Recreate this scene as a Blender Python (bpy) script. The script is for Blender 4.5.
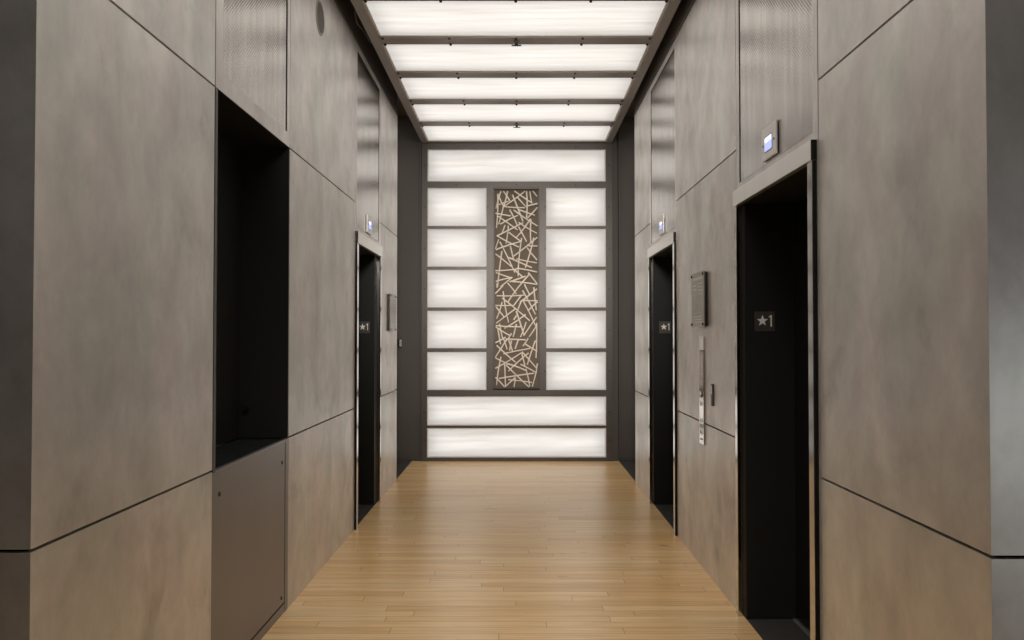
import bpy, bmesh, math, random
from mathutils import Vector, Matrix
sc = bpy.context.scene
for o in list(bpy.data.objects): bpy.data.objects.remove(o)
C = sc.collection
rnd = random.Random(7)

# ---------------------------------------------------------------- camera
EYE = 1.45; F = 830.0
PITCH = math.atan(16/F)
cd = bpy.data.cameras.new('camera'); cam = bpy.data.objects.new('camera', cd); C.objects.link(cam)
cam.location = (0, 0, EYE); cam.rotation_euler = (math.pi/2 + PITCH, 0, 0)
cd.sensor_width = 36; cd.lens = F/1024*36; cd.shift_x = -6/1024; cd.clip_start = .05
sc.camera = cam

# ---------------------------------------------------------------- world, added lights, exposure
w = bpy.data.worlds.new('world'); sc.world = w; w.use_nodes = True
w.node_tree.nodes['Background'].inputs[0].default_value = (.80, .90, 1.0, 1)
w.node_tree.nodes['Background'].inputs[1].default_value = .02
def area(name, loc, target, sx, sy, power, col, spread=180):
    l = bpy.data.lights.new(name, 'AREA'); l.shape = 'RECTANGLE'; l.size = sx; l.size_y = sy
    l.energy = power; l.color = col; l.spread = math.radians(spread)
    o = bpy.data.objects.new(name, l); C.objects.link(o); o.location = loc
    o.rotation_euler = (Vector(target)-Vector(loc)).to_track_quat('-Z', 'Y').to_euler()
    return o
# unseen fill lights added in the lobby: one cool at right, the rest overhead
area('added_wing_fill', (3.9, -1.6, .8), (2.3, 2.0, .5), 1.8, 1.2, 11, (.92, .97, 1.0))  # cool fill added to lift the lower right lobby wall
area('added_overhead_fill', (0, 1.55, 3.95), (0, 2.6, 0), 2.2, .35, 15, (1.0, .95, .88))  # unseen fill added to brighten the near upper walls and floor
area('added_floor_fill', (0, 1.2, 3.8), (0, 4.6, 0), 1.2, .4, 4.2, (1.0, .95, .88), 50)  # narrow unseen fill added to brighten the oak
area('added_end_fill', (0, 1.2, 3.35), (0, 9.6, 1.7), .9, .3, 12, (1.0, .95, .88), 36)  # unseen fill added for the sticks and the far end
for sx in (-1, 1): area('added_passage_fill', (sx*2.1, 9.0, 3.95), (sx*2.0, 9.25, 0), .5, .3, 6, (1.0, .93, .86))  # unseen fills added to lift the dark end wall
PANE = .405           # strength of the backlit panes
TUBE = .465            # strength of the lamps behind them
sc.view_settings.view_transform = 'Standard'; sc.view_settings.look = 'None'
sc.view_settings.exposure = 0.30; sc.view_settings.gamma = 1; sc.view_settings.use_curve_mapping = False

def at(px, py, Y):
    """the point of the plane at distance Y that the photograph shows at this pixel"""
    u = px-512-6; v = 320-py
    d = Vector((u, F*math.cos(PITCH)-v*math.sin(PITCH), F*math.sin(PITCH)+v*math.cos(PITCH)))
    k = Y/d.y
    return d.x*k, EYE+d.z*k

# ---------------------------------------------------------------- materials
def mat(name):
    m = bpy.data.materials.new(name); m.use_nodes = True
    nt = m.node_tree; b = nt.nodes['Principled BSDF']
    return m, nt, b
def N(nt, t, **kw):
    n = nt.nodes.new(t)
    for k, v in kw.items(): setattr(n, k, v)
    return n
def simple(name, col, rough=.5, metal=0., var=.12, scale=(6, 6, 6), bump=0., spec=.5, bscale=None):
    m, nt, b = mat(name)
    tc = N(nt, 'ShaderNodeTexCoord'); mp = N(nt, 'ShaderNodeMapping'); mp.inputs['Scale'].default_value = scale
    no = N(nt, 'ShaderNodeTexNoise'); no.inputs['Scale'].default_value = 1; no.inputs['Detail'].default_value = 5
    mx = N(nt, 'ShaderNodeMix', data_type='RGBA')
    mx.inputs[6].default_value = (*[c*(1-var) for c in col], 1); mx.inputs[7].default_value = (*[min(1, c*(1+var)) for c in col], 1)
    L = nt.links.new
    L(tc.outputs['Object'], mp.inputs[0]); L(mp.outputs[0], no.inputs['Vector'])
    L(no.outputs[0], mx.inputs[0]); L(mx.outputs[2], b.inputs['Base Color'])
    b.inputs['Roughness'].default_value = rough; b.inputs['Metallic'].default_value = metal
    b.inputs['Specular IOR Level'].default_value = spec
    if bump:
        bu = N(nt, 'ShaderNodeBump'); bu.inputs['Strength'].default_value = bump; bu.inputs['Distance'].default_value = .002
        L(no.outputs[0], bu.inputs['Height']); L(bu.outputs[0], b.inputs['Normal'])
    return m

def wall_material():
    m, nt, b = mat('patinated_zinc_panel'); L = nt.links.new
    tc = N(nt, 'ShaderNodeTexCoord'); oi = N(nt, 'ShaderNodeObjectInfo')
    off = N(nt, 'ShaderNodeVectorMath', operation='ADD')
    cmb = N(nt, 'ShaderNodeMath', operation='MULTIPLY'); cmb.inputs[1].default_value = 37
    L(oi.outputs['Random'], cmb.inputs[0]); L(tc.outputs['Object'], off.inputs[0]); L(cmb.outputs[0], off.inputs[1])
    def noise(scale, s, det, rough=.55, dist=0):
        mp = N(nt, 'ShaderNodeMapping'); mp.inputs['Scale'].default_value = scale
        n = N(nt, 'ShaderNodeTexNoise'); n.inputs['Scale'].default_value = s; n.inputs['Detail'].default_value = det
        n.inputs['Roughness'].default_value = rough; n.inputs['Distortion'].default_value = dist
        L(off.outputs[0], mp.inputs[0]); L(mp.outputs[0], n.inputs['Vector']); return n.outputs[0]
    def ramp(src, p0, c0, p1, c1):
        r = N(nt, 'ShaderNodeValToRGB'); e = r.color_ramp.elements
        e[0].position = p0; e[0].color = (*c0, 1); e[1].position = p1; e[1].color = (*c1, 1)
        L(src, r.inputs[0]); return r.outputs[0]
    def mul(a, bb, f=1):
        x = N(nt, 'ShaderNodeMix', data_type='RGBA', blend_type='MULTIPLY'); x.inputs[0].default_value = f
        L(a, x.inputs[6]); L(bb, x.inputs[7]); return x.outputs[2]
    big = ramp(noise((1, 1, .45), 1.7, 3, .5, .6), .28, (.77, .742, .725), .72, (.97, .945, .915))
    streak = ramp(noise((2.2, 2.2, .8), 1.6, 4, .5, .15), .3, (.88, .88, .89), .68, (1, 1, 1))
    cloud = ramp(noise((1, 1, .85), 3.8, 7, .64, .25), .34, (.80, .795, .79), .62, (1, 1, 1))
    spots = ramp(noise((1, 1, .9), 2.3, 6, .6, .3), .26, (.72, .70, .69), .42, (1, 1, 1))
    tint = ramp(noise((1, 1, .7), 2.9, 3, .5), .38, (1, .965, .96), .6, (.965, .985, .955))
    fine = ramp(noise((1, 1, .75), 9, 6, .65), .33, (.91, .91, .91), .6, (1, 1, 1))
    col = mul(mul(mul(mul(mul(big, streak), cloud), spots), tint), fine)
    L(col, b.inputs['Base Color'])
    rr = N(nt, 'ShaderNodeMapRange'); rr.inputs[3].default_value = .32; rr.inputs[4].default_value = .46
    L(noise((2, 2, .4), 3, 4), rr.inputs[0]); L(rr.outputs[0], b.inputs['Roughness'])
    b.inputs['Metallic'].default_value = .45
    bu = N(nt, 'ShaderNodeBump'); bu.inputs['Strength'].default_value = .08; bu.inputs['Distance'].default_value = .004
    L(noise((1, 1, .6), 5.5, 6), bu.inputs['Height']); L(bu.outputs[0], b.inputs['Normal'])
    return m

def mesh_metal():
    """stainless sheet woven with a fine crosshatch"""
    m, nt, b = mat('crosshatched_stainless'); L = nt.links.new
    tc = N(nt, 'ShaderNodeTexCoord')
    def wave(rot):
        mp = N(nt, 'ShaderNodeMapping'); mp.inputs['Rotation'].default_value = (rot, 0, 0)
        wv = N(nt, 'ShaderNodeTexWave', bands_direction='Z'); wv.inputs['Scale'].default_value = 22
        L(tc.outputs['Object'], mp.inputs[0]); L(mp.outputs[0], wv.inputs['Vector']); return wv.outputs['Fac']
    ad = N(nt, 'ShaderNodeMath', operation='ADD'); L(wave(math.radians(42)), ad.inputs[0]); L(wave(math.radians(-42)), ad.inputs[1])
    mp = N(nt, 'ShaderNodeMapping'); mp.inputs['Scale'].default_value = (7, 7, .8)
    no = N(nt, 'ShaderNodeTexNoise'); no.inputs['Scale'].default_value = 2.5; no.inputs['Detail'].default_value = 4
    L(tc.outputs['Object'], mp.inputs[0]); L(mp.outputs[0], no.inputs['Vector'])
    r = N(nt, 'ShaderNodeValToRGB'); e = r.color_ramp.elements
    e[0].position = .3; e[0].color = (.32, .295, .27, 1); e[1].position = .7; e[1].color = (.44, .41, .38, 1)
    L(no.outputs[0], r.inputs[0]); L(r.outputs[0], b.inputs['Base Color'])
    b.inputs['Metallic'].default_value = 1; b.inputs['Roughness'].default_value = .17
    bu = N(nt, 'ShaderNodeBump'); bu.inputs['Strength'].default_value = .12; bu.inputs['Distance'].default_value = .002
    L(ad.outputs[0], bu.inputs['Height']); L(bu.outputs[0], b.inputs['Normal'])
    return m

def wood_floor():
    m, nt, b = mat('pale_oak_strip_floor'); L = nt.links.new
    tc = N(nt, 'ShaderNodeTexCoord')
    br = N(nt, 'ShaderNodeTexBrick'); br.offset = .37; br.offset_frequency = 3; br.squash = 1
    br.inputs['Scale'].default_value = 1; br.inputs['Brick Width'].default_value = 1.15; br.inputs['Row Height'].default_value = .083
    br.inputs['Mortar Size'].default_value = .0012; br.inputs['Mortar Smooth'].default_value = .1; br.inputs['Bias'].default_value = 0
    br.inputs['Color1'].default_value = (0, 0, 0, 1); br.inputs['Color2'].default_value = (1, 1, 1, 1); br.inputs['Mortar'].default_value = (.5, .5, .5, 1)
    # each row is shifted by its own amount, so that the butt joints fall at random
    sx = N(nt, 'ShaderNodeSeparateXYZ'); L(tc.outputs['Object'], sx.inputs[0])
    dv = N(nt, 'ShaderNodeMath', operation='DIVIDE'); dv.inputs[1].default_value = .083; L(sx.outputs[1], dv.inputs[0])
    fl = N(nt, 'ShaderNodeMath', operation='FLOOR'); L(dv.outputs[0], fl.inputs[0])
    wn = N(nt, 'ShaderNodeTexWhiteNoise', noise_dimensions='1D'); L(fl.outputs[0], wn.inputs['W'])
    ms = N(nt, 'ShaderNodeMath', operation='MULTIPLY_ADD'); ms.inputs[1].default_value = 5.0; L(wn.outputs[0], ms.inputs[0]); L(sx.outputs[0], ms.inputs[2])
    cb = N(nt, 'ShaderNodeCombineXYZ'); L(ms.outputs[0], cb.inputs[0]); L(sx.outputs[1], cb.inputs[1])
    L(cb.outputs[0], br.inputs['Vector'])
    tone = N(nt, 'ShaderNodeValToRGB'); e = tone.color_ramp.elements
    e[0].position = 0; e[0].color = (.84, .53, .235, 1); e[1].position = 1; e[1].color = (.97, .69, .37, 1)
    a = tone.color_ramp.elements.new(.5); a.color = (.93, .62, .30, 1)
    L(br.outputs['Color'], tone.inputs[0])
    mp = N(nt, 'ShaderNodeMapping'); mp.inputs['Scale'].default_value = (1.2, 26, 1)
    off = N(nt, 'ShaderNodeVectorMath', operation='ADD'); L(cb.outputs[0], off.inputs[0]); L(br.outputs['Color'], off.inputs[1])
    gr = N(nt, 'ShaderNodeTexNoise'); gr.inputs['Scale'].default_value = 2.2; gr.inputs['Detail'].default_value = 7; gr.inputs['Distortion'].default_value = .5
    L(off.outputs[0], mp.inputs[0]); L(mp.outputs[0], gr.inputs['Vector'])
    g2 = N(nt, 'ShaderNodeValToRGB'); e = g2.color_ramp.elements
    e[0].position = .3; e[0].color = (.80, .76, .70, 1); e[1].position = .62; e[1].color = (1, 1, 1, 1); L(gr.outputs[0], g2.inputs[0])
    kn = N(nt, 'ShaderNodeTexNoise'); kn.inputs['Scale'].default_value = 1; kn.inputs['Detail'].default_value = 2
    km = N(nt, 'ShaderNodeMapping'); km.inputs['Scale'].default_value = (5, 15, 1); L(off.outputs[0], km.inputs[0]); L(km.outputs[0], kn.inputs['Vector'])
    k2 = N(nt, 'ShaderNodeValToRGB'); e = k2.color_ramp.elements
    e[0].position = .20; e[0].color = (.55, .42, .30, 1); e[1].position = .27; e[1].color = (1, 1, 1, 1); L(kn.outputs[0], k2.inputs[0])
    def mul(x, y):
        q = N(nt, 'ShaderNodeMix', data_type='RGBA', blend_type='MULTIPLY'); q.inputs[0].default_value = 1
        L(x, q.inputs[6]); L(y, q.inputs[7]); return q.outputs[2]
    c = mul(mul(tone.outputs[0], g2.outputs[0]), k2.outputs[0])
    mo = N(nt, 'ShaderNodeMix', data_type='RGBA'); mo.inputs[7].default_value = (.22, .14, .07, 1)
    L(br.outputs['Fac'], mo.inputs[0]); L(c, mo.inputs[6]); L(mo.outputs[2], b.inputs['Base Color'])
    b.inputs['Roughness'].default_value = .30; b.inputs['Specular IOR Level'].default_value = .5
    bu = N(nt, 'ShaderNodeBump'); bu.inputs['Strength'].default_value = .12; bu.inputs['Distance'].default_value = .001
    L(gr.outputs[0], bu.inputs['Height']); L(bu.outputs[0], b.inputs['Normal'])
    return m

def pane_material():
    """frosted, streaked glass lit from behind: its own scattered light plus what the lamps behind it send through"""
    m, nt, b = mat('backlit_streaked_glass'); L = nt.links.new
    tc = N(nt, 'ShaderNodeTexCoord'); mp = N(nt, 'ShaderNodeMapping'); mp.inputs['Scale'].default_value = (1.1, 15, 15)
    no = N(nt, 'ShaderNodeTexNoise'); no.inputs['Scale'].default_value = 1; no.inputs['Detail'].default_value = 6; no.inputs['Roughness'].default_value = .6
    no.inputs['Distortion'].default_value = .25
    L(tc.outputs['Object'], mp.inputs[0]); L(mp.outputs[0], no.inputs['Vector'])
    r = N(nt, 'ShaderNodeValToRGB'); e = r.color_ramp.elements
    e[0].position = .3; e[0].color = (.82, .765, .70, 1); e[1].position = .62; e[1].color = (1, .975, .94, 1)
    L(no.outputs[0], r.inputs[0])
    em = N(nt, 'ShaderNodeEmission'); em.inputs['Strength'].default_value = PANE; L(r.outputs[0], em.inputs[0])
    tr = N(nt, 'ShaderNodeBsdfTranslucent'); L(r.outputs[0], tr.inputs[0])
    ad = N(nt, 'ShaderNodeAddShader'); L(em.outputs[0], ad.inputs[0]); L(tr.outputs[0], ad.inputs[1])
    L(ad.outputs[0], nt.nodes['Material Output'].inputs[0])
    nt.nodes.remove(b)
    return m
def emit(name, col, s):
    m, nt, b = mat(name); b.inputs['Base Color'].default_value = (.02, .02, .02, 1)
    b.inputs['Emission Color'].default_value = (*col, 1); b.inputs['Emission Strength'].default_value = s
    return m

WALL = wall_material(); HATCH = mesh_metal(); OAK = wood_floor(); GLASS = pane_material()
LAMP = emit('lamp_sheet', (1, .97, .93), TUBE)
FRAME = simple('dark_bronze_frame', (.090, .079, .072), .42, .35, .12, (9, 9, 9))
CEILFRAME = simple('lightened_frame_metal', (.34, .31, .29), .45, .2, .1, (9, 9, 9))  # frame metal in a paler copy, standing in for light from below
DARKWALL = simple('dark_brown_paint', (.085, .073, .066), .6, 0, .10, (3, 3, 3))
BACKING = simple('black_joint_backing', (.012, .010, .009), .8)
PLENUM = simple('dark_plenum_board', (.12, .105, .094), .7)
STEEL = simple('brushed_stainless', (.62, .59, .55), .13, 1.0, .05, (2, 2, 60))
STEELS = simple('satin_stainless', (.88, .85, .81), .32, .85, .08, (6, 6, 1.2))
BLACKGLOSS = simple('black_lacquer', (.012, .0115, .0105), .22, 0, .1, spec=.25)
BLACKFLAT = simple('black_laminate', (.017, .0165, .0155), .5, 0, .12, (3, 3, 3), spec=.2)
STONE = simple('black_stone_floor', (.062, .058, .055), .35, 0, .35, (14, 14, 14), spec=.4)
BRONZE = simple('brown_steel_sheet', (.235, .222, .225), .36, .55, .10, (3, 3, .7))
BEAD = simple('cream_glazing_bead', (.93, .90, .86), .5, 0, .05)
BOLT = simple('black_bolt', (.03, .027, .024), .4, .6)
STICK = simple('pale_peeled_wood', (.97, .80, .69), .55, 0, .16, (9, 9, 9))
BOARD = simple('brown_backing_board', (.16, .128, .095), .7, 0, .22, (5, 5, 5))
PLATE = simple('black_sign_plate', (.06, .056, .052), .4, 0, .2)
MARK = simple('pale_raised_marking', (.93, .89, .84), .45, 0, .05)
PAPER = simple('grey_printed_sheet', (.30, .275, .25), .3, 0, .12, (20, 20, 20))
PRINT = simple('pale_print', (.62, .58, .53), .5, 0, .05)
RIM = simple('grey_speaker_rim', (.42, .39, .35), .5)
GRILLE = simple('dark_speaker_grille', (.11, .10, .09), .6)
WHITE = emit('lit_white_display', (.95, .96, 1), 1.1)
BLUE = emit('lit_blue_display', (.36, .42, 1), 1.15)
PLATES = simple('pale_satin_faceplate', (.90, .88, .85), .42, .3, .04)

# ---------------------------------------------------------------- mesh helpers
def box(bm, x0, x1, y0, y1, z0, z1):
    if x0 > x1: x0, x1 = x1, x0
    if y0 > y1: y0, y1 = y1, y0
    if z0 > z1: z0, z1 = z1, z0
    v = [bm.verts.new(p) for p in ((x0,y0,z0),(x1,y0,z0),(x1,y1,z0),(x0,y1,z0),(x0,y0,z1),(x1,y0,z1),(x1,y1,z1),(x0,y1,z1))]
    for f in ((0,3,2,1),(4,5,6,7),(0,1,5,4),(1,2,6,5),(2,3,7,6),(3,0,4,7)): bm.faces.new([v[i] for i in f])
def cyl(bm, a, b, r, n=14, r2=None):
    a = Vector(a); b = Vector(b); d = b-a
    M = Matrix.Translation((a+b)/2) @ d.to_track_quat('Z', 'Y').to_matrix().to_4x4()
    bmesh.ops.create_cone(bm, cap_ends=True, segments=n, radius1=r, radius2=r if r2 is None else r2, depth=d.length, matrix=M)
def obj(name, bm, m, parent=None, bevel=0, smooth=False, at=None):
    """one mesh object; its origin is put at the foot of its geometry (or at `at`)"""
    me = bpy.data.meshes.new(name)
    bmesh.ops.recalc_face_normals(bm, faces=bm.faces)
    if smooth:
        for f in bm.faces: f.smooth = True
        for e in bm.edges:
            if len(e.link_faces) == 2 and e.calc_face_angle() > .7: e.smooth = False
    base = parent.location.copy() if parent is not None and parent.parent is None else (WORLD(parent) if parent is not None else None)
    if at is None:
        xs = [v.co.x for v in bm.verts]; ys = [v.co.y for v in bm.verts]; zs = [v.co.z for v in bm.verts]
        at = Vector(((min(xs)+max(xs))/2, (min(ys)+max(ys))/2, min(zs)))
    at = Vector(at)
    bmesh.ops.translate(bm, verts=bm.verts, vec=-at)
    bm.to_mesh(me); bm.free(); me.materials.append(m)
    o = bpy.data.objects.new(name, me); C.objects.link(o)
    if parent is None: o.location = at
    else:
        o.parent = parent; o.location = at-base
    if bevel:
        b = o.modifiers.new('bevel', 'BEVEL'); b.width = bevel; b.segments = 2; b.limit_method = 'ANGLE'
    return o
def WORLD(o):
    v = Vector((0, 0, 0))
    while o is not None: v = v+o.location; o = o.parent
    return v
def bx(name, m, parent, *dims, bevel=0):
    bm = bmesh.new(); box(bm, *dims); return obj(name, bm, m, parent, bevel)
def tag(o, label, cat=None, group=None, kind=None):
    o['label'] = label
    if cat: o['category'] = cat
    if group: o['group'] = group
    if kind: o['kind'] = kind
    return o
def thing(name, loc, label, cat, group=None):
    o = bpy.data.objects.new(name, None); C.objects.link(o); o.location = loc; o.empty_display_size = .1
    return tag(o, label, cat, group)
def struct(name, bm, m, label, cat, bevel=0):
    return tag(obj(name, bm, m, None, bevel), label, cat, kind='structure')

# ---------------------------------------------------------------- dimensions
XL, XR = -1.2247, 1.157          # faces of the two side walls
J1, J2, J2R = .909, 2.458, 2.436             # heights of the horizontal joints
TOPL, TOPR = 3.68, 3.635         # tops of the cladding
YL, YR = 2.096, 2.040            # corners where the corridor begins
EL, ER = 8.40, 8.21              # ends of the side walls
YB = 9.63                        # front of the light wall
G = .0045                        # half a joint
ZC = 3.70                        # underside of the luminous ceiling
ZT = 4.02                        # slab above it
WX = 4.6                         # how far the lobby's walls run to the sides

# ---------------------------------------------------------------- floor, slab, end walls
bm = bmesh.new(); box(bm, -WX, WX, -4.0, 2.06, -.05, 0); box(bm, -1.230, 1.1695, 2.06, YB+.03, -.05, 0)
struct('floor', bm, OAK, 'pale oak strip floor running crosswise down the elevator corridor', 'floor', .0)
bm = bmesh.new()
box(bm, -2.9, -1.231, 8.36, YB+.1, -.05, -.001); box(bm, 1.1705, 2.9, 8.17, YB+.1, -.05, -.001)
struct('floor_border', bm, STONE, 'dark stone floor of the side passages beside the light wall', 'floor')
bm = bmesh.new(); box(bm, -WX-.1, WX+.1, -4.0, YB+.4, ZT, ZT+.1)
struct('ceiling', bm, PLENUM, 'dark slab above the luminous ceiling', 'ceiling')
bm = bmesh.new()
box(bm, -2.9, -1.150, YB+.045, YB+.30, 0, ZT); box(bm, 1.190, 2.9, YB+.045, YB+.30, 0, ZT)
box(bm, -1.150, 1.190, YB+.20, YB+.30, 0, ZT)
wb = struct('wall_back', bm, DARKWALL, 'dark brown end wall on both sides of the light wall', 'wall')
bm = bmesh.new()
box(bm, 1.100, 1.166, YB+.026, YB+.06, 0, ZT); box(bm, 1.172, 1.186, YB+.010, YB+.06, 0, ZT); box(bm, -1.146, -1.128, YB+.018, YB+.06, 0, ZT)
struct('trim_1', bm, DARKWALL, 'dark upright strips beside the light wall frame', 'trim')
bm = bmesh.new()
box(bm, -2.9, -1.152, YB+.031, YB+.046, 0, .055); box(bm, 1.192, 2.9, YB+.031, YB+.046, 0, .055)
struct('baseboard_back', bm, FRAME, 'low dark baseboard along the dark end wall', 'baseboard', .003)
bm = bmesh.new(); box(bm, -3.0, -2.9, EL, YB+.3, -.05, ZT); box(bm, 2.9, 3.0, ER, YB+.3, -.05, ZT)
struct('wall_passage', bm, DARKWALL, 'dark far walls of the two side passages', 'wall')

# ---------------------------------------------------------------- clad side walls
def mitred(name, parent, pts, z0, z1):
    bm = bmesh.new()
    A = [bm.verts.new((x, y, z0)) for x, y in pts]; B = [bm.verts.new((x, y, z1)) for x, y in pts]
    bm.faces.new(A[::-1]); bm.faces.new(B)
    for i in range(4): bm.faces.new((A[i], A[(i+1) % 4], B[(i+1) % 4], B[i]))
    return obj(name, bm, WALL, parent)
def clad_wall(name, s, X, Yc, segs, top, label, wing_label):
    """backing, then one child per cladding panel, with open joints between them"""
    bm = bmesh.new()
    for (y0, y1) in segs:
        box(bm, X+s*.02, X+s*.34, y0+(.02 if y0 == Yc else 0), y1, 0, ZT)
    # over the bays
    for i in range(len(segs)-1):
        box(bm, X+s*.06, X+s*.34, segs[i][1], segs[i+1][0], top-.03, ZT)
    root = struct(name, bm, BACKING, label, 'wall')
    for k, (y0, y1) in enumerate(segs):
        for (z0, z1) in ((.0, J1-G), (J1+G, (J2 if s < 0 else J2R)-G), ((J2 if s < 0 else J2R)+G, top)):
            e0 = 0 if k == 0 else G
            if k == 0: mitred('wall_panel', root, [(X, y0), (X+s*.02, y0+.02), (X+s*.02, y1-G), (X, y1-G)], z0, z1)
            else: bx('wall_panel', WALL, root, X, X+s*.02, y0+e0, y1-G, z0, z1, bevel=.0012)
    # return of the end facing the side passage
    bx('end_return', WALL, root, X+s*.0205, X+s*.34, segs[-1][1]+.0005, segs[-1][1]+.012, 0, ZT)
    # dark channel along the top of the cladding
    tr = bmesh.new(); box(tr, X-s*.004, X+s*.02, Yc, segs[-1][1], top+.004, top+.028)
    box(tr, X+s*.004, X+s*.02, Yc, segs[-1][1], top+.028, ZT)
    obj('top_channel', tr, PLENUM, root)
    # the wing that faces the lobby
    bm = bmesh.new(); box(bm, X+s*.021, s*WX, Yc+.02, Yc+.22, 0, ZT)
    wing = struct(name.replace('wall_', 'wall_lobby_'), bm, BACKING, wing_label, 'wall')
    xs = [X+s*.0205, X+s*1.55, s*WX]
    for a, b in zip(xs[:-1], xs[1:]):
        for (z0, z1) in ((.0, J1-G), (J1+G, (J2 if s < 0 else J2R)-G), ((J2 if s < 0 else J2R)+G, ZT-.01)):
            if a == xs[0]: mitred('wall_panel', wing, [(X+s*.0002, Yc), (b-s*G, Yc), (b-s*G, Yc+.02), (X+s*.0202, Yc+.02)], z0, z1)
            else: bx('wall_panel', WALL, wing, a+s*G, b-s*G, Yc, Yc+.02, z0, z1, bevel=.0012)
    return root
SEGL = [(YL, 3.338), (4.440, 6.236), (7.375, EL)]
SEGR = [(YR, 3.182), (4.392, 6.040), (7.275, ER)]
clad_wall('wall_left', -1, XL, YL, SEGL, TOPL, 'left corridor wall of large warm grey metal panels', 'dark grey panelled wall face at the left edge facing the lobby')
clad_wall('wall_right', 1, XR, YR, SEGR, TOPR, 'right corridor wall of large warm grey metal panels', 'grey panelled wall face at the right edge facing the lobby')

# ---------------------------------------------------------------- signs and lanterns
def star(bm, cx, y, cz, r, t):
    pts = []
    for i in range(10):
        a = math.pi/2+i*math.pi/5; q = r if i % 2 == 0 else r*.42
        pts.append((cx+q*math.cos(a), cz+q*math.sin(a)))
    A = [bm.verts.new((x, y, z)) for x, z in pts]; B = [bm.verts.new((x, y+t, z)) for x, z in pts]
    bm.faces.new(A); bm.faces.new(B[::-1])
    for i in range(10): bm.faces.new((A[i], B[i], B[(i+1) % 10], A[(i+1) % 10]))
def poly(bm, pts, y, t):
    A = [bm.verts.new((x, y, z)) for x, z in pts]; B = [bm.verts.new((x, y+t, z)) for x, z in pts]
    bm.faces.new(A); bm.faces.new(B[::-1]); n = len(pts)
    for i in range(n): bm.faces.new((A[i], B[i], B[(i+1) % n], A[(i+1) % n]))
def floor_sign(cx, Y, label):
    z = 1.525; t = thing('floor_sign', (cx, Y, z-.05), label, 'sign', 'black floor signs on the elevator jambs')
    bx('sign_plate', PLATE, t, cx-.052, cx+.052, Y-.004, Y, z-.051, z+.051, bevel=.001)
    bm = bmesh.new(); star(bm, cx-.012, Y-.0065, z+.003, .030, .0025); obj('star', bm, MARK, t)
    bm = bmesh.new()
    poly(bm, [(cx+.036, z-.026), (cx+.036, z+.033), (cx+.030, z+.033), (cx+.021, z+.026), (cx+.021, z+.019), (cx+.029, z+.023), (cx+.029, z-.026)], Y-.0065, .0025)
    obj('numeral_one', bm, MARK, t)
    bm = bmesh.new(); rr = random.Random(3)          # the row of braille dots
    for k in range(5):
        cyl(bm, (cx-.03+k*.006, Y-.0055, z-.036), (cx-.03+k*.006, Y-.0035, z-.036), .0011, 6)
    obj('braille', bm, PLATE, t)
def lantern(s, X, Yc, label):
    dz = .022 if s < 0 else 0; z0, z1 = 2.267+dz, 2.417+dz
    t = thing('position_indicator', (X, Yc, z0), label, 'indicator', 'position indicators above the elevator doorways')
    p = bx('faceplate', PLATES, t, X, X-s*.009, Yc-.106, Yc+.106, z0, z1, bevel=.0015)
    xa = X-s*.009
    bx('display_bezel', BOLT, t, xa, xa-s*.001, Yc-.056, Yc+.056, 2.300+dz, 2.372+dz)
    d = bx('display', BLUE, t, xa-s*.001, xa-s*.002, Yc-.052, Yc+.052, 2.304+dz, 2.368+dz)
    bm = bmesh.new()
    box(bm, xa-s*.002, xa-s*.0026, Yc-.050, Yc+.050, 2.344+dz, 2.366+dz)
    obj('floor_readout', bm, WHITE, d)
    for q in (-1, 1):
        bm = bmesh.new(); cyl(bm, (xa, Yc+q*.083, 2.337+dz), (xa-s*.002, Yc+q*.083, 2.337+dz), .006, 10); obj('screw', bm, BOLT, p)
    return t

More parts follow.
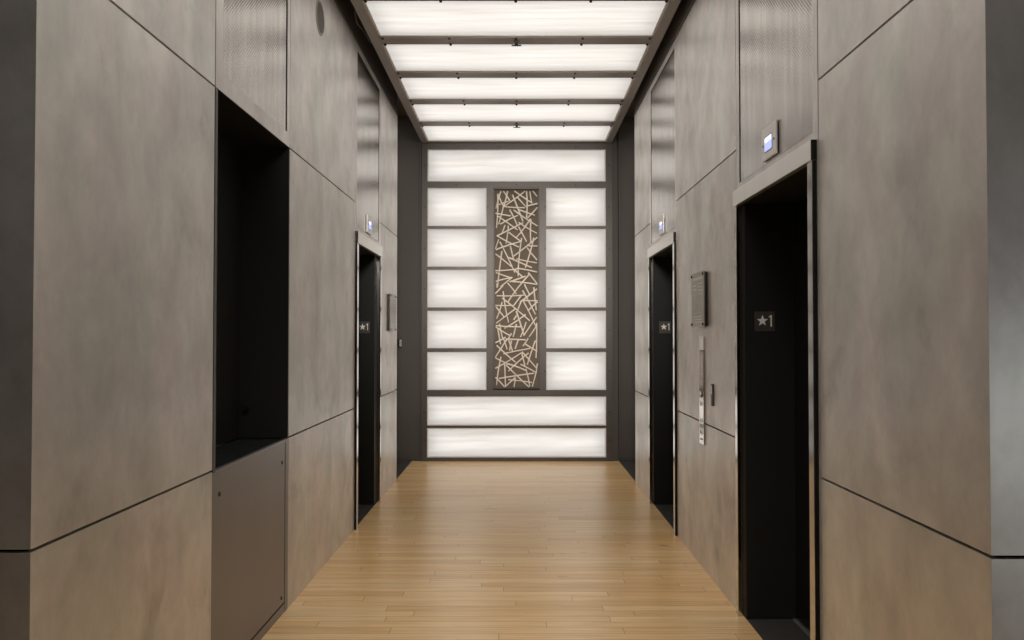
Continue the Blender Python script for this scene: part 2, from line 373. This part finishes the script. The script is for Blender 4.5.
# ---------------------------------------------------------------- elevator doorways
def doorway(s, X, y0, y1, oy0, oy1, jy, top, H, label):
    """y0..y1 the bay in the wall, oy0..oy1 the opening between the steel trims, jy the plane of the far black jamb"""
    HT = H+.081+(.012 if s < 0 else 0); D = .26; xd = X+s*D; gr = 'elevator doorways along the corridor'
    t = thing('elevator_doorway', (X, (oy0+oy1)/2, 0), label, 'elevator', gr)
    W = .055
    # architrave of polished steel, standing a little proud of the wall
    bx('side_trim', STEEL, t, X-s*.017, X+s*.03, oy0-W, oy0, 0, H, bevel=.002)
    bx('side_trim', STEEL, t, X-s*.017, X+s*.03, oy1, oy1+W*.8, 0, H, bevel=.002)
    bx('trim_side_shade', BLACKGLOSS, t, X+s*.0005, X-s*.0165, oy0-W-.003, oy0-W-.0002, 0, H)  # black strip standing in for the dark reflection on the trim's near side
    bx('header', STEELS, t, X-s*.023, X+s*.004, oy0-W-.004, oy1+W*.9+(.04 if s < 0 else 0), H, HT, bevel=.0025)
    bx('header_end_shade', BLACKGLOSS, t, X, X-s*.0225, oy0-W-.007, oy0-W-.0042, H+.001, HT-.001)  # black sheet that darkens the header's near end in place of a reflection
    # black lined reveal: far jamb, near jamb, soffit
    bx('jamb', BLACKFLAT, t, X+s*.013, xd+s*.10, jy, oy1+W*.7, 0, H+.05)
    bx('jamb', BLACKFLAT, t, X+s*.031, xd+s*.10, oy0-W*.9, oy0-.004, 0, H+.05)
    bx('soffit', BLACKFLAT, t, X+s*.005, xd+s*.10, oy0-.003, jy-.001, H+.001, H+.05)
    # two sliding leaves
    mid = (oy0+jy)/2
    bx('door_leaf', BLACKGLOSS, t, xd+s*.004, xd+s*.035, oy0+.001, mid-.002, .012, H, bevel=.002)
    bx('door_leaf', BLACKGLOSS, t, xd+s*.004, xd+s*.035, mid+.002, jy-.002, .012, H, bevel=.002)
    # black stone threshold and steel sill
    bx('threshold', STONE, t, X+s*.014, xd-s*.012, oy0, jy-.001, -.045, -.001)
    sill = bx('sill', STEELS, t, xd-s*.0115, xd+s*.08, oy0, jy-.001, -.045, .004, bevel=.001)
    # steel transom: flush frame around a hatched sheet
    fr = bmesh.new(); a, b = y0+.010, y1-.006; ft = .055
    xi, xo = X+s*.001, X+s*.02
    box(fr, xi, xo, a, a+ft, HT+.0005, top); box(fr, xi, xo, b-ft, b, HT+.0005, top)
    box(fr, xi, xo, a+ft, b-ft, HT+.0005, HT+.038); box(fr, xi, xo, a+ft, b-ft, top-.05, top)
    # the flush strips beside the opening, under the frame
    box(fr, xi, xo, a, oy0-W-.0035, 0, HT+.0005); box(fr, xi, xo, oy1+W*.8+.001, b, 0, HT+.0005)
    obj('transom_frame', fr, WALL, t)
    bx('transom_sheet', HATCH, t, X+s*.005, X+s*.02, a+ft+.004, b-ft-.012, HT+.042, top-.056)
    gk = bmesh.new(); box(gk, X+s*.003, X+s*.02, b-ft-.0118, b-ft-.0002, HT+.0382, top-.0502); box(gk, X+s*.003, X+s*.02, a+ft+.0002, b-ft-.012, top-.0558, top-.0502)
    obj('joint_shade_fill', gk, BACKING, t)  # black filler added so the gap beside the sheet stays dark
    bm = bmesh.new(); box(bm, X+s*.0205, X+s*.06, y0, y1, HT-.02, top)
    obj('transom_backing', bm, BACKING, t)
    return t
doorway(1, XR, 3.182, 4.392, 3.262, 4.325, 4.275, TOPR, 2.131, 'black elevator doorway in polished steel trim, nearest one on the right wall')
doorway(1, XR, 6.040, 7.275, 6.110, 7.215, 7.165, TOPR, 2.131, 'black elevator doorway at the far end of the right wall beyond the call panel')
doorway(-1, XL, 6.236, 7.375, 6.290, 7.290, 7.165, TOPL, 2.149, 'black elevator doorway in steel trim, the only one on the left wall')
floor_sign(1.270, 4.275, 'black star 1 sign inside the nearest right elevator doorway')
floor_sign(1.270, 7.165, 'black star 1 sign inside the far right elevator doorway')
floor_sign(-1.330, 7.165, 'black star 1 sign inside the left elevator doorway')
lantern(1, XR+.001, 3.793, 'square steel plate with blue lit display above nearest right elevator doorway')
lantern(1, XR+.001, 6.655, 'steel plate with blue lit display above far right elevator doorway')
lantern(-1, XL-.001, 6.800, 'steel plate with lit display above the left elevator doorway')

# ---------------------------------------------------------------- black niche in the left wall
n0, n1 = 3.338, 4.440; X = XL
t = thing('wall_niche', (X, (n0+n1)/2, 0), 'deep black rectangular niche in the left wall above a brown steel access panel', 'niche')
lin = bmesh.new(); D = .26
box(lin, X-D-.02, X-D, n0+.04, n1, J1, J2)
box(lin, X-D, X-.002, n1-.012, n1-.001, J1, J2)
box(lin, X-D, X-.02, n0+.004, n0+.035, J1, J2)
box(lin, X-D, X-.002, n0+.035, n1-.012, J2, J2+.012)
obj('niche_lining', lin, BLACKFLAT, t)
bx('niche_ledge', simple('black_polished_stone', (.022, .024, .023), .16, 0, .2, (9, 9, 9), spec=.4), t, X-D, X-.0205, n0+.036, n1-.0125, J1-.03, J1-.004)
bx('edge_trim', FRAME, t, X-.018, X+.001, n0+.004, n0+.030, J1-.01, J2-.002, bevel=.001)
bm = bmesh.new(); cyl(bm, (-1.44, n1-.0125, 1.075), (-1.44, n1-.035, 1.075), .011, 14); cyl(bm, (-1.44, n1-.034, 1.075), (-1.44, n1-.045, 1.075), .016, 14)
obj('knob', bm, BOLT, t, smooth=True)
# access panel under the niche
fr = bmesh.new()
box(fr, X-.02, X-.001, n1-.048, n1-.004, 0, J1-.004); box(fr, X-.02, X-.003, n0+.003, n1-.048, 0, .045)
box(fr, X-.02, X-.002, n0+.003, n1-.048, J1-.022, J1-.004)
obj('access_panel_frame', fr, BRONZE, t)
gk = bmesh.new(); box(gk, X-.0205, X-.006, n1-.0598, n1-.0482, .0452, J1-.0222); box(gk, X-.0205, X-.006, n0+.003, n1-.0602, .0452, .0558)
obj('shadow_gap', gk, BACKING, t)
ap = bx('access_panel', BRONZE, t, X-.016, X-.002, n0+.003, n1-.060, .056, J1-.0225, bevel=.0012)
for (yy, zz) in ((n0+.085, .800), (n1-.112, .792), (n1-.112, .092), (n0+.085, .092)):
    bm = bmesh.new(); cyl(bm, (X-.002, yy, zz), (X+.0012, yy, zz), .0095, 14); obj('screw', bm, BOLT, ap)
bm = bmesh.new(); box(bm, X-.045, X-.021, n0, n1, 0, J1-.031); obj('panel_backing', bm, BACKING, t)
# hatched sheet above the niche
fr = bmesh.new(); a, b = n0+.010, n1-G; xi, xo = X-.001, X-.02
box(fr, xi, xo, a, a+.085, J2+.003, TOPL); box(fr, xi, xo, b-.045, b, J2+.003, TOPL)
box(fr, xi, xo, a+.085, b-.045, J2+.003, J2+.075); box(fr, xi, xo, a+.085, b-.045, TOPL-.05, TOPL)
obj('transom_frame', fr, WALL, t)
bx('transom_sheet', HATCH, t, X-.005, X-.019, a+.087, b-.058, J2+.077, TOPL-.056)
bx('joint_shade_fill', BACKING, t, X-.003, X-.019, b-.0578, b-.0452, J2+.0752, TOPL-.0502)  # black filler that keeps this gap dark in place of shade
bm = bmesh.new(); box(bm, X-.0205, X-.06, n0, n1, J2+.013, TOPL); obj('transom_backing', bm, BACKING, t)

# ---------------------------------------------------------------- small things on the walls
def notice(s, X, ya, yb, z0, z1, label):
    """printed notice behind acrylic, held off the wall on four studs"""
    t = thing('notice_board', (X, (ya+yb)/2, z0), label, 'sign', 'framed notices held off the walls on studs')
    bx('gap_shade_block', BOLT, t, X-s*.004, X-s*.021, ya+.006, yb-.006, z0+.006, z1-.006)  # black block standing in for the shade behind the sheet
    sh = bx('printed_sheet', PAPER, t, X-s*.0212, X-s*.0275, ya, yb, z0, z1, bevel=.0008)
    f = X-s*.0277; g = X-s*.0282
    bm = bmesh.new(); w_ = yb-ya; h_ = z1-z0
    def q(u0, u1, v0, v1): box(bm, f, g, ya+u0*w_, ya+u1*w_, z0+v0*h_, z0+v1*h_)
    q(.12, .88, .86, .91)
    for v in (.66, .72, .78): q(.12, .46, v, v+.018)
    for v in (.68, .75): q(.56, .86, v, v+.03)
    for a_, b_, c_, d_ in ((.14, .86, .60, .607), (.14, .86, .26, .267), (.14, .147, .26, .60), (.853, .86, .26, .60), (.14, .5, .43, .436), (.5, .506, .26, .60),
                           (.62, .626, .36, .60), (.62, .86, .36, .366), (.26, .266, .43, .60), (.48, .54, .42, .52)): q(a_, b_, c_, d_)
    for v in (.08, .13, .18): q(.14, .74, v, v+.028)
    q(.80, .86, .08, .21)
    obj('printed_plan', bm, PRINT, sh)
    for yy in (ya+.018, yb-.018):
        for zz in (z0+.018, z1-.018):
            bm = bmesh.new(); cyl(bm, (X, yy, zz), (X-s*.034, yy, zz), .008, 14); obj('stud', bm, BOLT, t, smooth=True)
notice(1, XR, 5.045, 5.400, 1.505, 1.850, 'square grey printed notice on studs on the right wall above the call panel')
notice(-1, XL, 7.775, 8.135, 1.495, 1.850, 'square grey notice on studs near the far end of the left wall')

# call panel
ya, yb = 5.145, 5.262
t = thing('call_panel', (XR, (ya+yb)/2, .775), 'tall narrow stainless elevator call panel with key switches on the right wall', 'call panel')
bx('faceplate', STEEL, t, XR, XR-.009, ya, yb, .775, 1.353, bevel=.0012)
bx('upper_plate', STEELS, t, XR, XR-.009, ya, yb, 1.362, 1.446, bevel=.0012)
bx('joint_strip', BOLT, t, XR, XR-.006, ya+.002, yb-.002, 1.352, 1.363)
xm = XR-.009; ym = (ya+yb)/2
def disc(name, m, y, z, r, h, par=None, m2=None):
    bm = bmesh.new(); cyl(bm, (xm, y, z), (xm-h, y, z), r, 20, r*.9); o = obj(name, bm, m, par or t, smooth=True); return o
d = disc('call_button', BOLT, ym, 1.088, .024, .004); bm = bmesh.new(); cyl(bm, (xm-.004, ym, 1.088), (xm-.009, ym, 1.088), .016, 20); obj('button_cap', bm, PLATES, d, smooth=True)
d = disc('key_switch', PLATES, ym, 1.030, .017, .005); bm = bmesh.new(); box(bm, xm-.005, xm-.0058, ym-.004, ym+.004, 1.017, 1.043); obj('keyhole', bm, BOLT, d)
d = disc('key_switch', PLATES, ym, .925, .015, .005); bm = bmesh.new(); box(bm, xm-.005, xm-.0058, ym-.003, ym+.003, .915, .936); obj('keyhole', bm, BOLT, d)
bx('instruction_plate', BRONZE, t, xm, xm-.001, ym-.036, ym+.036, .880, .900)
d = disc('key_switch', PLATES, ym, .852, .018, .005); bm = bmesh.new(); cyl(bm, (xm-.005, ym, .852), (xm-.006, ym, .852), .010, 16); obj('keyhole', bm, BOLT, d)
for yy in (ym-.018, ym+.018): disc('indicator_stud', BOLT, yy, .806, .006, .003)
for zz in (.787, 1.434): disc('screw', BOLT, ym, zz, .004, .001)

t = thing('card_reader', (XR, 4.925, 1.035), 'small upright dark card slot on the right wall beside the call panel', 'card reader')
bx('housing', FRAME, t, XR, XR-.011, 4.903, 4.945, 1.036, 1.166, bevel=.002)
bx('lens', STEELS, t, XR-.011, XR-.012, 4.915, 4.933, 1.105, 1.155)

# switch on the dark end wall
xs_, zs_ = -1.375, 1.325
t = thing('key_pad', (xs_, YB+.045, zs_), 'small pale keypad on the dark end wall left of the light wall', 'keypad')
bx('back_box', BOLT, t, xs_-.034, xs_+.022, YB+.022, YB+.045, zs_-.002, zs_+.088, bevel=.002)
kp = bx('faceplate', PLATES, t, xs_+.000, xs_+.020, YB+.016, YB+.0218, zs_+.006, zs_+.080, bevel=.001)
for k in range(3): bx('button', BOLT, kp, xs_+.004, xs_+.016, YB+.0145, YB+.0158, zs_+.014+k*.022, zs_+.028+k*.022)

# round speaker high on the left wall
yc, zc = 5.095, 3.416
t = thing('wall_speaker', (XL, yc, zc-.107), 'round dark speaker set high in the left wall', 'speaker')
bm = bmesh.new()
n = 48
for i in range(n):
    a0, a1 = 2*math.pi*i/n, 2*math.pi*(i+1)/n
    def P(r, a, x): return bm.verts.new((x, yc+r*math.cos(a), zc+r*math.sin(a)))
    prof = ((.093, XL-.0), (.093, XL+.004), (.097, XL+.006), (.105, XL+.004), (.107, XL+.0))
    for (r0, x0), (r1, x1) in zip(prof[:-1], prof[1:]):
        bm.faces.new((P(r0, a0, x0), P(r0, a1, x0), P(r1, a1, x1), P(r1, a0, x1)))
bmesh.ops.remove_doubles(bm, verts=bm.verts, dist=1e-5)
obj('rim', bm, RIM, t, smooth=True)
bm = bmesh.new(); cyl(bm, (XL, yc, zc), (XL+.0025, yc, zc), .092, 48); obj('grille', bm, GRILLE, t)

# ---------------------------------------------------------------- light panels
def pane(parent, a, b, axis, level, inner, back):
    """one backlit pane of glass in the wall ('y') or the ceiling ('z'): a = (u0,u1), b = (v0,v1); its bead and lamp sheet are sub-parts"""
    (u0, u1), (v0, v1) = a, b; bw = .014; q = .07
    def bb(bm, p0, p1, r0, r1, d0, d1):
        if axis == 'y': box(bm, p0, p1, level+d0, level+d1, r0, r1)
        else: box(bm, p0, p1, r0, r1, level+d0, level+d1)
    # the sheet of glass is a single surface: it scatters the light of the lamps behind it
    bm = bmesh.new()
    if axis == 'y': vs = [(u0, level+inner, v0), (u1, level+inner, v0), (u1, level+inner, v1), (u0, level+inner, v1)]
    else: vs = [(u0, v0, level+inner), (u0, v1, level+inner), (u1, v1, level+inner), (u1, v0, level+inner)]
    bm.faces.new([bm.verts.new(p) for p in vs]); g = obj('glass_pane', bm, GLASS, parent)
    bm = bmesh.new(); k0, k1 = inner-.008, inner-.0005
    bb(bm, u0, u1, v0, v0+bw, k0, k1); bb(bm, u0, u1, v1-bw, v1, k0, k1)
    bb(bm, u0, u0+bw, v0+bw, v1-bw, k0, k1); bb(bm, u1-bw, u1, v0+bw, v1-bw, k0, k1)
    obj('glazing_bead', bm, BEAD, g)
    bm = bmesh.new(); d = inner+back
    bb(bm, u0+q, u1-q, v0+q, v1-q, d, d+.01)
    obj('lamp_sheet', bm, LAMP, g)
    return g

# the wall of light at the end of the corridor
t = thing('light_wall', (0, YB, 0), 'full height wall of backlit white glass panes in a dark metal grid', 'light wall')
Px = lambda px: at(px, 320, YB)[0]
Pz = lambda py: at(518, py, YB)[1]
x0, xa, xb, xc, xd_, xe, xf, x1 = [Px(v) for v in (421.3, 427.2, 486.4, 493.0, 539.9, 546.2, 606.0, 612.6)]
fr = bmesh.new(); d0, d1 = YB, YB+.05
for (a, b) in ((x0, xa), (xf, x1)): box(fr, a, b, d0, d1, 0, Pz(142.2))
for (a, b) in ((xb, xc), (xd_, xe)): box(fr, a, b, d0-.004, d1, Pz(390), Pz(187.7))
for (a, b) in ((142.2, 149.2), (181.4, 187.7), (390.0, 396.3)): box(fr, xa, xf, d0, d1, Pz(b), Pz(a))
box(fr, xa, xf, d0, d1, 0, Pz(457.6))
obj('frame', fr, FRAME, t)
rows = ((187.7, 225.9), (228.7, 266.5), (269.6, 307.4), (310.6, 348.2), (351.8, 390.0))
for (a, b) in ((xa, xb), (xe, xf)):
    for r0, r1 in zip(rows[:-1], rows[1:]): bx('glazing_bar', FRAME, t, a, b, YB+.003, YB+.05, Pz(r1[0]), Pz(r0[1]))
bx('glazing_bar', FRAME, t, xa, xf, YB+.003, YB+.05, Pz(428.0), Pz(425.6))
E = .0
pane(t, (xa, xf), (Pz(181.4), Pz(149.2)), 'y', YB, .022, .085)
for (a, b) in ((xa, xb), (xe, xf)):
    for r in rows: pane(t, (a, b), (Pz(r[1]), Pz(r[0])), 'y', YB, .022, .085)
pane(t, (xa, xf), (Pz(425.6), Pz(396.3)), 'y', YB, .022, .085)
pane(t, (xa, xf), (Pz(457.6), Pz(428.0)), 'y', YB, .022, .085)
bx('lightbox_back', FRAME, t, x0, x1, YB+.12, YB+.14, 0, Pz(142.2))
bm = bmesh.new()
def rivet(px, py): 
    x, z = Px(px), Pz(py); cyl(bm, (x, YB, z), (x, YB-.0045, z), .009, 8)
for px in (457.4, 499, 533.6, 576): rivet(px, 147.0)
for px in (456, 516.5, 576): rivet(px, 184.6)
for py in (165, 207, 248.5, 289, 330, 371, 412, 440): rivet(424.3, py); rivet(609.2, py)
for py in (207, 248.5, 289, 330, 371): 
    for px in (487.8, 544.8): 
        x, z = Px(px), Pz(py); cyl(bm, (x, YB-.004, z), (x, YB-.0085, z), .009, 8)
obj('rivets', bm, BOLT, t)

# ---------------------------------------------------------------- stick relief
bxl, bxr, bzb, bzt = Px(493.2), Px(539.7), Pz(388.6), Pz(188.0)
t = thing('stick_relief', ((bxl+bxr)/2, YB+.05, bzb), 'tall narrow wall relief of crisscrossed pale sticks on a brown board', 'wall art')
tray = bmesh.new(); yb_ = YB+.052
box(tray, bxl, bxr, yb_, yb_+.012, bzb, bzt)
obj('backing_board', tray, BOARD, t)
tray = bmesh.new(); 
for (a, b, c_, d_) in ((bxl, bxl+.012, bzb, bzt), (bxr-.012, bxr, bzb, bzt), (bxl+.012, bxr-.012, bzb, bzb+.012), (bxl+.012, bxr-.012, bzt-.012, bzt)):
    box(tray, a, b, YB-.002, yb_-.0005, c_, d_)
obj('tray_frame', tray, FRAME, t)
S = {185: [(95,105,78,525),(135,70,70,285),(105,125,160,250),(165,70,245,195),(215,70,165,265),(170,240,105,480),(430,70,165,265),(300,70,520,220),
  (275,115,405,440),(340,150,435,255),(450,70,450,400),(490,70,515,215),(525,70,580,135),(585,225,440,265),(170,262,430,275),(65,345,255,378),
  (85,370,340,550),(585,270,460,405),(290,305,585,500),(355,300,555,370),(240,300,335,490),(125,478,345,370),(85,625,410,460),(185,490,140,610),
  (225,495,195,715),(350,455,580,590),(500,410,325,640),(505,420,503,700),(230,580,385,695),(350,510,450,695),(80,245,230,195)],
 235: [(80,5,355,148),(105,50,65,165),(70,180,390,75),(120,80,305,460),(250,130,290,300),(390,30,345,510),(585,25,290,260),(540,30,435,400),
  (470,132,588,132),(455,150,580,305),(65,230,260,385),(145,190,90,640),(230,275,515,400),(325,290,580,340),(65,438,350,412),(330,408,580,455),
  (70,460,260,525),(70,570,270,520),(275,515,130,635),(240,575,440,505),(300,420,410,520),(490,475,215,830),(470,460,585,605),(275,570,585,608)],
 285: [(160,5,65,105),(85,-20,85,35),(215,-25,325,110),(425,-10,490,120),(80,130,440,120),(160,75,228,460),(150,160,490,440),(385,125,285,260),
  (400,65,560,360),(580,45,370,210),(540,25,570,310),(410,190,588,192),(588,205,465,320),(405,190,560,500),(385,200,345,300),(65,250,280,250),
  (150,205,80,415),(70,265,170,390),(310,295,75,470),(325,375,290,430),(322,320,420,620),(440,360,175,535),(70,500,380,515),(70,515,240,620),
  (575,395,415,625),(575,465,567,900),(575,495,480,640),(445,455,375,640),(325,480,285,640),(115,475,155,660),(95,530,130,730),(265,595,225,660)],
 338: [(65,60,190,-10),(80,90,315,300),(165,10,210,140),(165,195,495,130),(210,10,65,240),(225,20,275,160),(265,30,240,155),(355,10,310,135),
  (190,15,440,25),(470,5,405,100),(425,70,585,165),(560,30,460,330),(65,245,200,310),(200,315,440,400),(65,375,390,180),(475,185,225,410),
  (395,170,570,370),(390,180,430,340),(375,325,575,430),(585,315,570,430),(565,430,520,600),(440,380,490,600),(135,230,80,580),(180,320,190,600),
  (195,330,480,605),(110,500,540,435),(225,515,515,550),(65,485,180,605),(315,485,185,605),(315,490,295,605)]}
sticks = []
for oy, L_ in S.items():
    for (a, b, c_, d_) in L_:
        k = 52/640
        sticks.append((Px(490+a*k), Pz(oy+b*k), Px(490+c_*k), Pz(oy+d_*k)))
sticks.sort(key=lambda q: -math.hypot(q[2]-q[0], q[3]-q[1]))
def stick(bm, q):
    ax, az, bx_, bz_ = q; L_ = math.hypot(bx_-ax, bz_-az); r = rnd.uniform(.0078, .0098)
    ya_ = yb_-rnd.uniform(.010, .036); yb2 = yb_-rnd.uniform(.010, .036)
    n = 5; bow = rnd.uniform(-.012, .012)*L_*2
    nx, nz = -(bz_-az)/L_, (bx_-ax)/L_
    pts = []
    for i in range(n):
        u = i/(n-1); w_ = 4*u*(1-u)*bow
        pts.append(Vector((ax+(bx_-ax)*u+nx*w_, ya_+(yb2-ya_)*u, az+(bz_-az)*u+nz*w_)))
    rings = []
    for i, p in enumerate(pts):
        dr = (pts[min(i+1, n-1)]-pts[max(i-1, 0)]).normalized(); s1 = dr.cross(Vector((0, 1, 0))).normalized(); s2 = dr.cross(s1)
        rr = r*(1-.12*i/(n-1))*rnd.uniform(.93, 1.07)
        rings.append([bm.verts.new(p+rr*(math.cos(a)*s1+math.sin(a)*s2)) for a in [k*math.pi/4 for k in range(8)]])
    for A, B in zip(rings[:-1], rings[1:]):
        for k in range(8): bm.faces.new((A[k], A[(k+1) % 8], B[(k+1) % 8], B[k]))
    bm.faces.new(rings[0][::-1]); bm.faces.new(rings[-1])
for q in sticks[:100]:
    bm = bmesh.new(); stick(bm, q); obj('stick', bm, STICK, t, smooth=True)
bm = bmesh.new()
for q in sticks[100:]: stick(bm, q)
o = obj('short_sticks', bm, STICK, t, smooth=True); o['kind'] = 'stuff'

# ---------------------------------------------------------------- luminous ceiling
cl, cr = -1.122, 1.093; gl, gr_ = -1.050, 1.022
pitch = .8315; bars = [YB-pitch*k for k in range(10)]      # the last bar lies against the light wall
y_first = bars[-1]-.07
t = thing('luminous_ceiling', (0, 6, ZC), 'ceiling of backlit white glass panes between dark metal crossbars', 'ceiling light')
rl = bmesh.new(); box(rl, cl, gl, y_first, YB-.001, ZC, ZC+.09); obj('side_rail', rl, CEILFRAME, t)
rl = bmesh.new(); box(rl, gr_, cr, y_first, YB-.001, ZC, ZC+.09); obj('side_rail', rl, CEILFRAME, t)
for k, yb2 in enumerate(bars):
    y0_, y1_ = (yb2-.072, yb2+.072) if k else (YB-.035, YB-.001)
    cb = bx('crossbar', CEILFRAME, t, gl, gr_, y0_, y1_, ZC+.004, ZC+.06)
    bm = bmesh.new()
    for xx in (-1.025, -.52, -.015, .49, .998):
        for yy in ((y0_+.006, y1_-.006) if k else ()):
            cyl(bm, (xx, yy, ZC-.006), (xx, yy, ZC+.004), .010, 10)
    if k: obj('clips', bm, BOLT, cb)
    else: bm.free()
for k in range(9):
    hi = bars[k]-(.072 if k else .035); lo = bars[k+1]+.072
    pane(t, (gl, gr_), (lo, hi), 'z', ZC, .022, .085)
bx('housing', PLENUM, t, cl, cr, y_first, YB-.001, ZC+.14, ZC+.16)
bm = bmesh.new(); box(bm, cl, cl+.012, y_first, YB-.001, ZC+.09, ZC+.14); box(bm, cr-.012, cr, y_first, YB-.001, ZC+.09, ZC+.14)
obj('housing_side', bm, PLENUM, t)
for k, yy in enumerate((bars[4], bars[1])):
    s_ = thing('sprinkler_head', (-.012, yy, ZC-.022), ('small sprinkler head under the nearer ceiling crossbar', 'small sprinkler head under the crossbar closest to the light wall')[k], 'sprinkler', 'sprinkler heads under the ceiling crossbars')
    bm = bmesh.new(); cyl(bm, (-.012, yy, ZC+.003), (-.012, yy, ZC-.006), .024, 20, .018); obj('escutcheon', bm, BRONZE, s_, smooth=True)
    bm = bmesh.new()
    for q in (-1, 1): cyl(bm, (-.012+q*.010, yy, ZC-.006), (-.012+q*.006, yy, ZC-.028), .0022, 6)
    cyl(bm, (-.012, yy, ZC-.006), (-.012, yy, ZC-.028), .003, 8); obj('body', bm, BOLT, s_)
    bm = bmesh.new(); 
    cyl(bm, (-.012, yy, ZC-.028), (-.012, yy, ZC-.031), .010, 12)
    for i in range(10):
        a = i*math.pi/5; cyl(bm, (-.012, yy, ZC-.0295), (-.012+.040*math.cos(a), yy+.020*math.sin(a), ZC-.0295), .0026, 5)
    obj('deflector', bm, BOLT, s_)
# loose cable in the gap beside the left rail
cu = bmesh.new(); pts = []
for i in range(25):
    u = i/24; pts.append(Vector((cl-.006-.030*math.sin(u*math.pi)**.8, 5.72+.62*u, ZC+.010-.018*math.sin(u*math.pi*2.2))))
for a, b in zip(pts[:-1], pts[1:]): cyl(cu, a, b, .0045, 8)
tag(obj('cable', cu, PLENUM, None, smooth=True), 'thin dark cable looping out of the gap beside the left ceiling rail', 'cable')
bpy.context.view_layer.update()
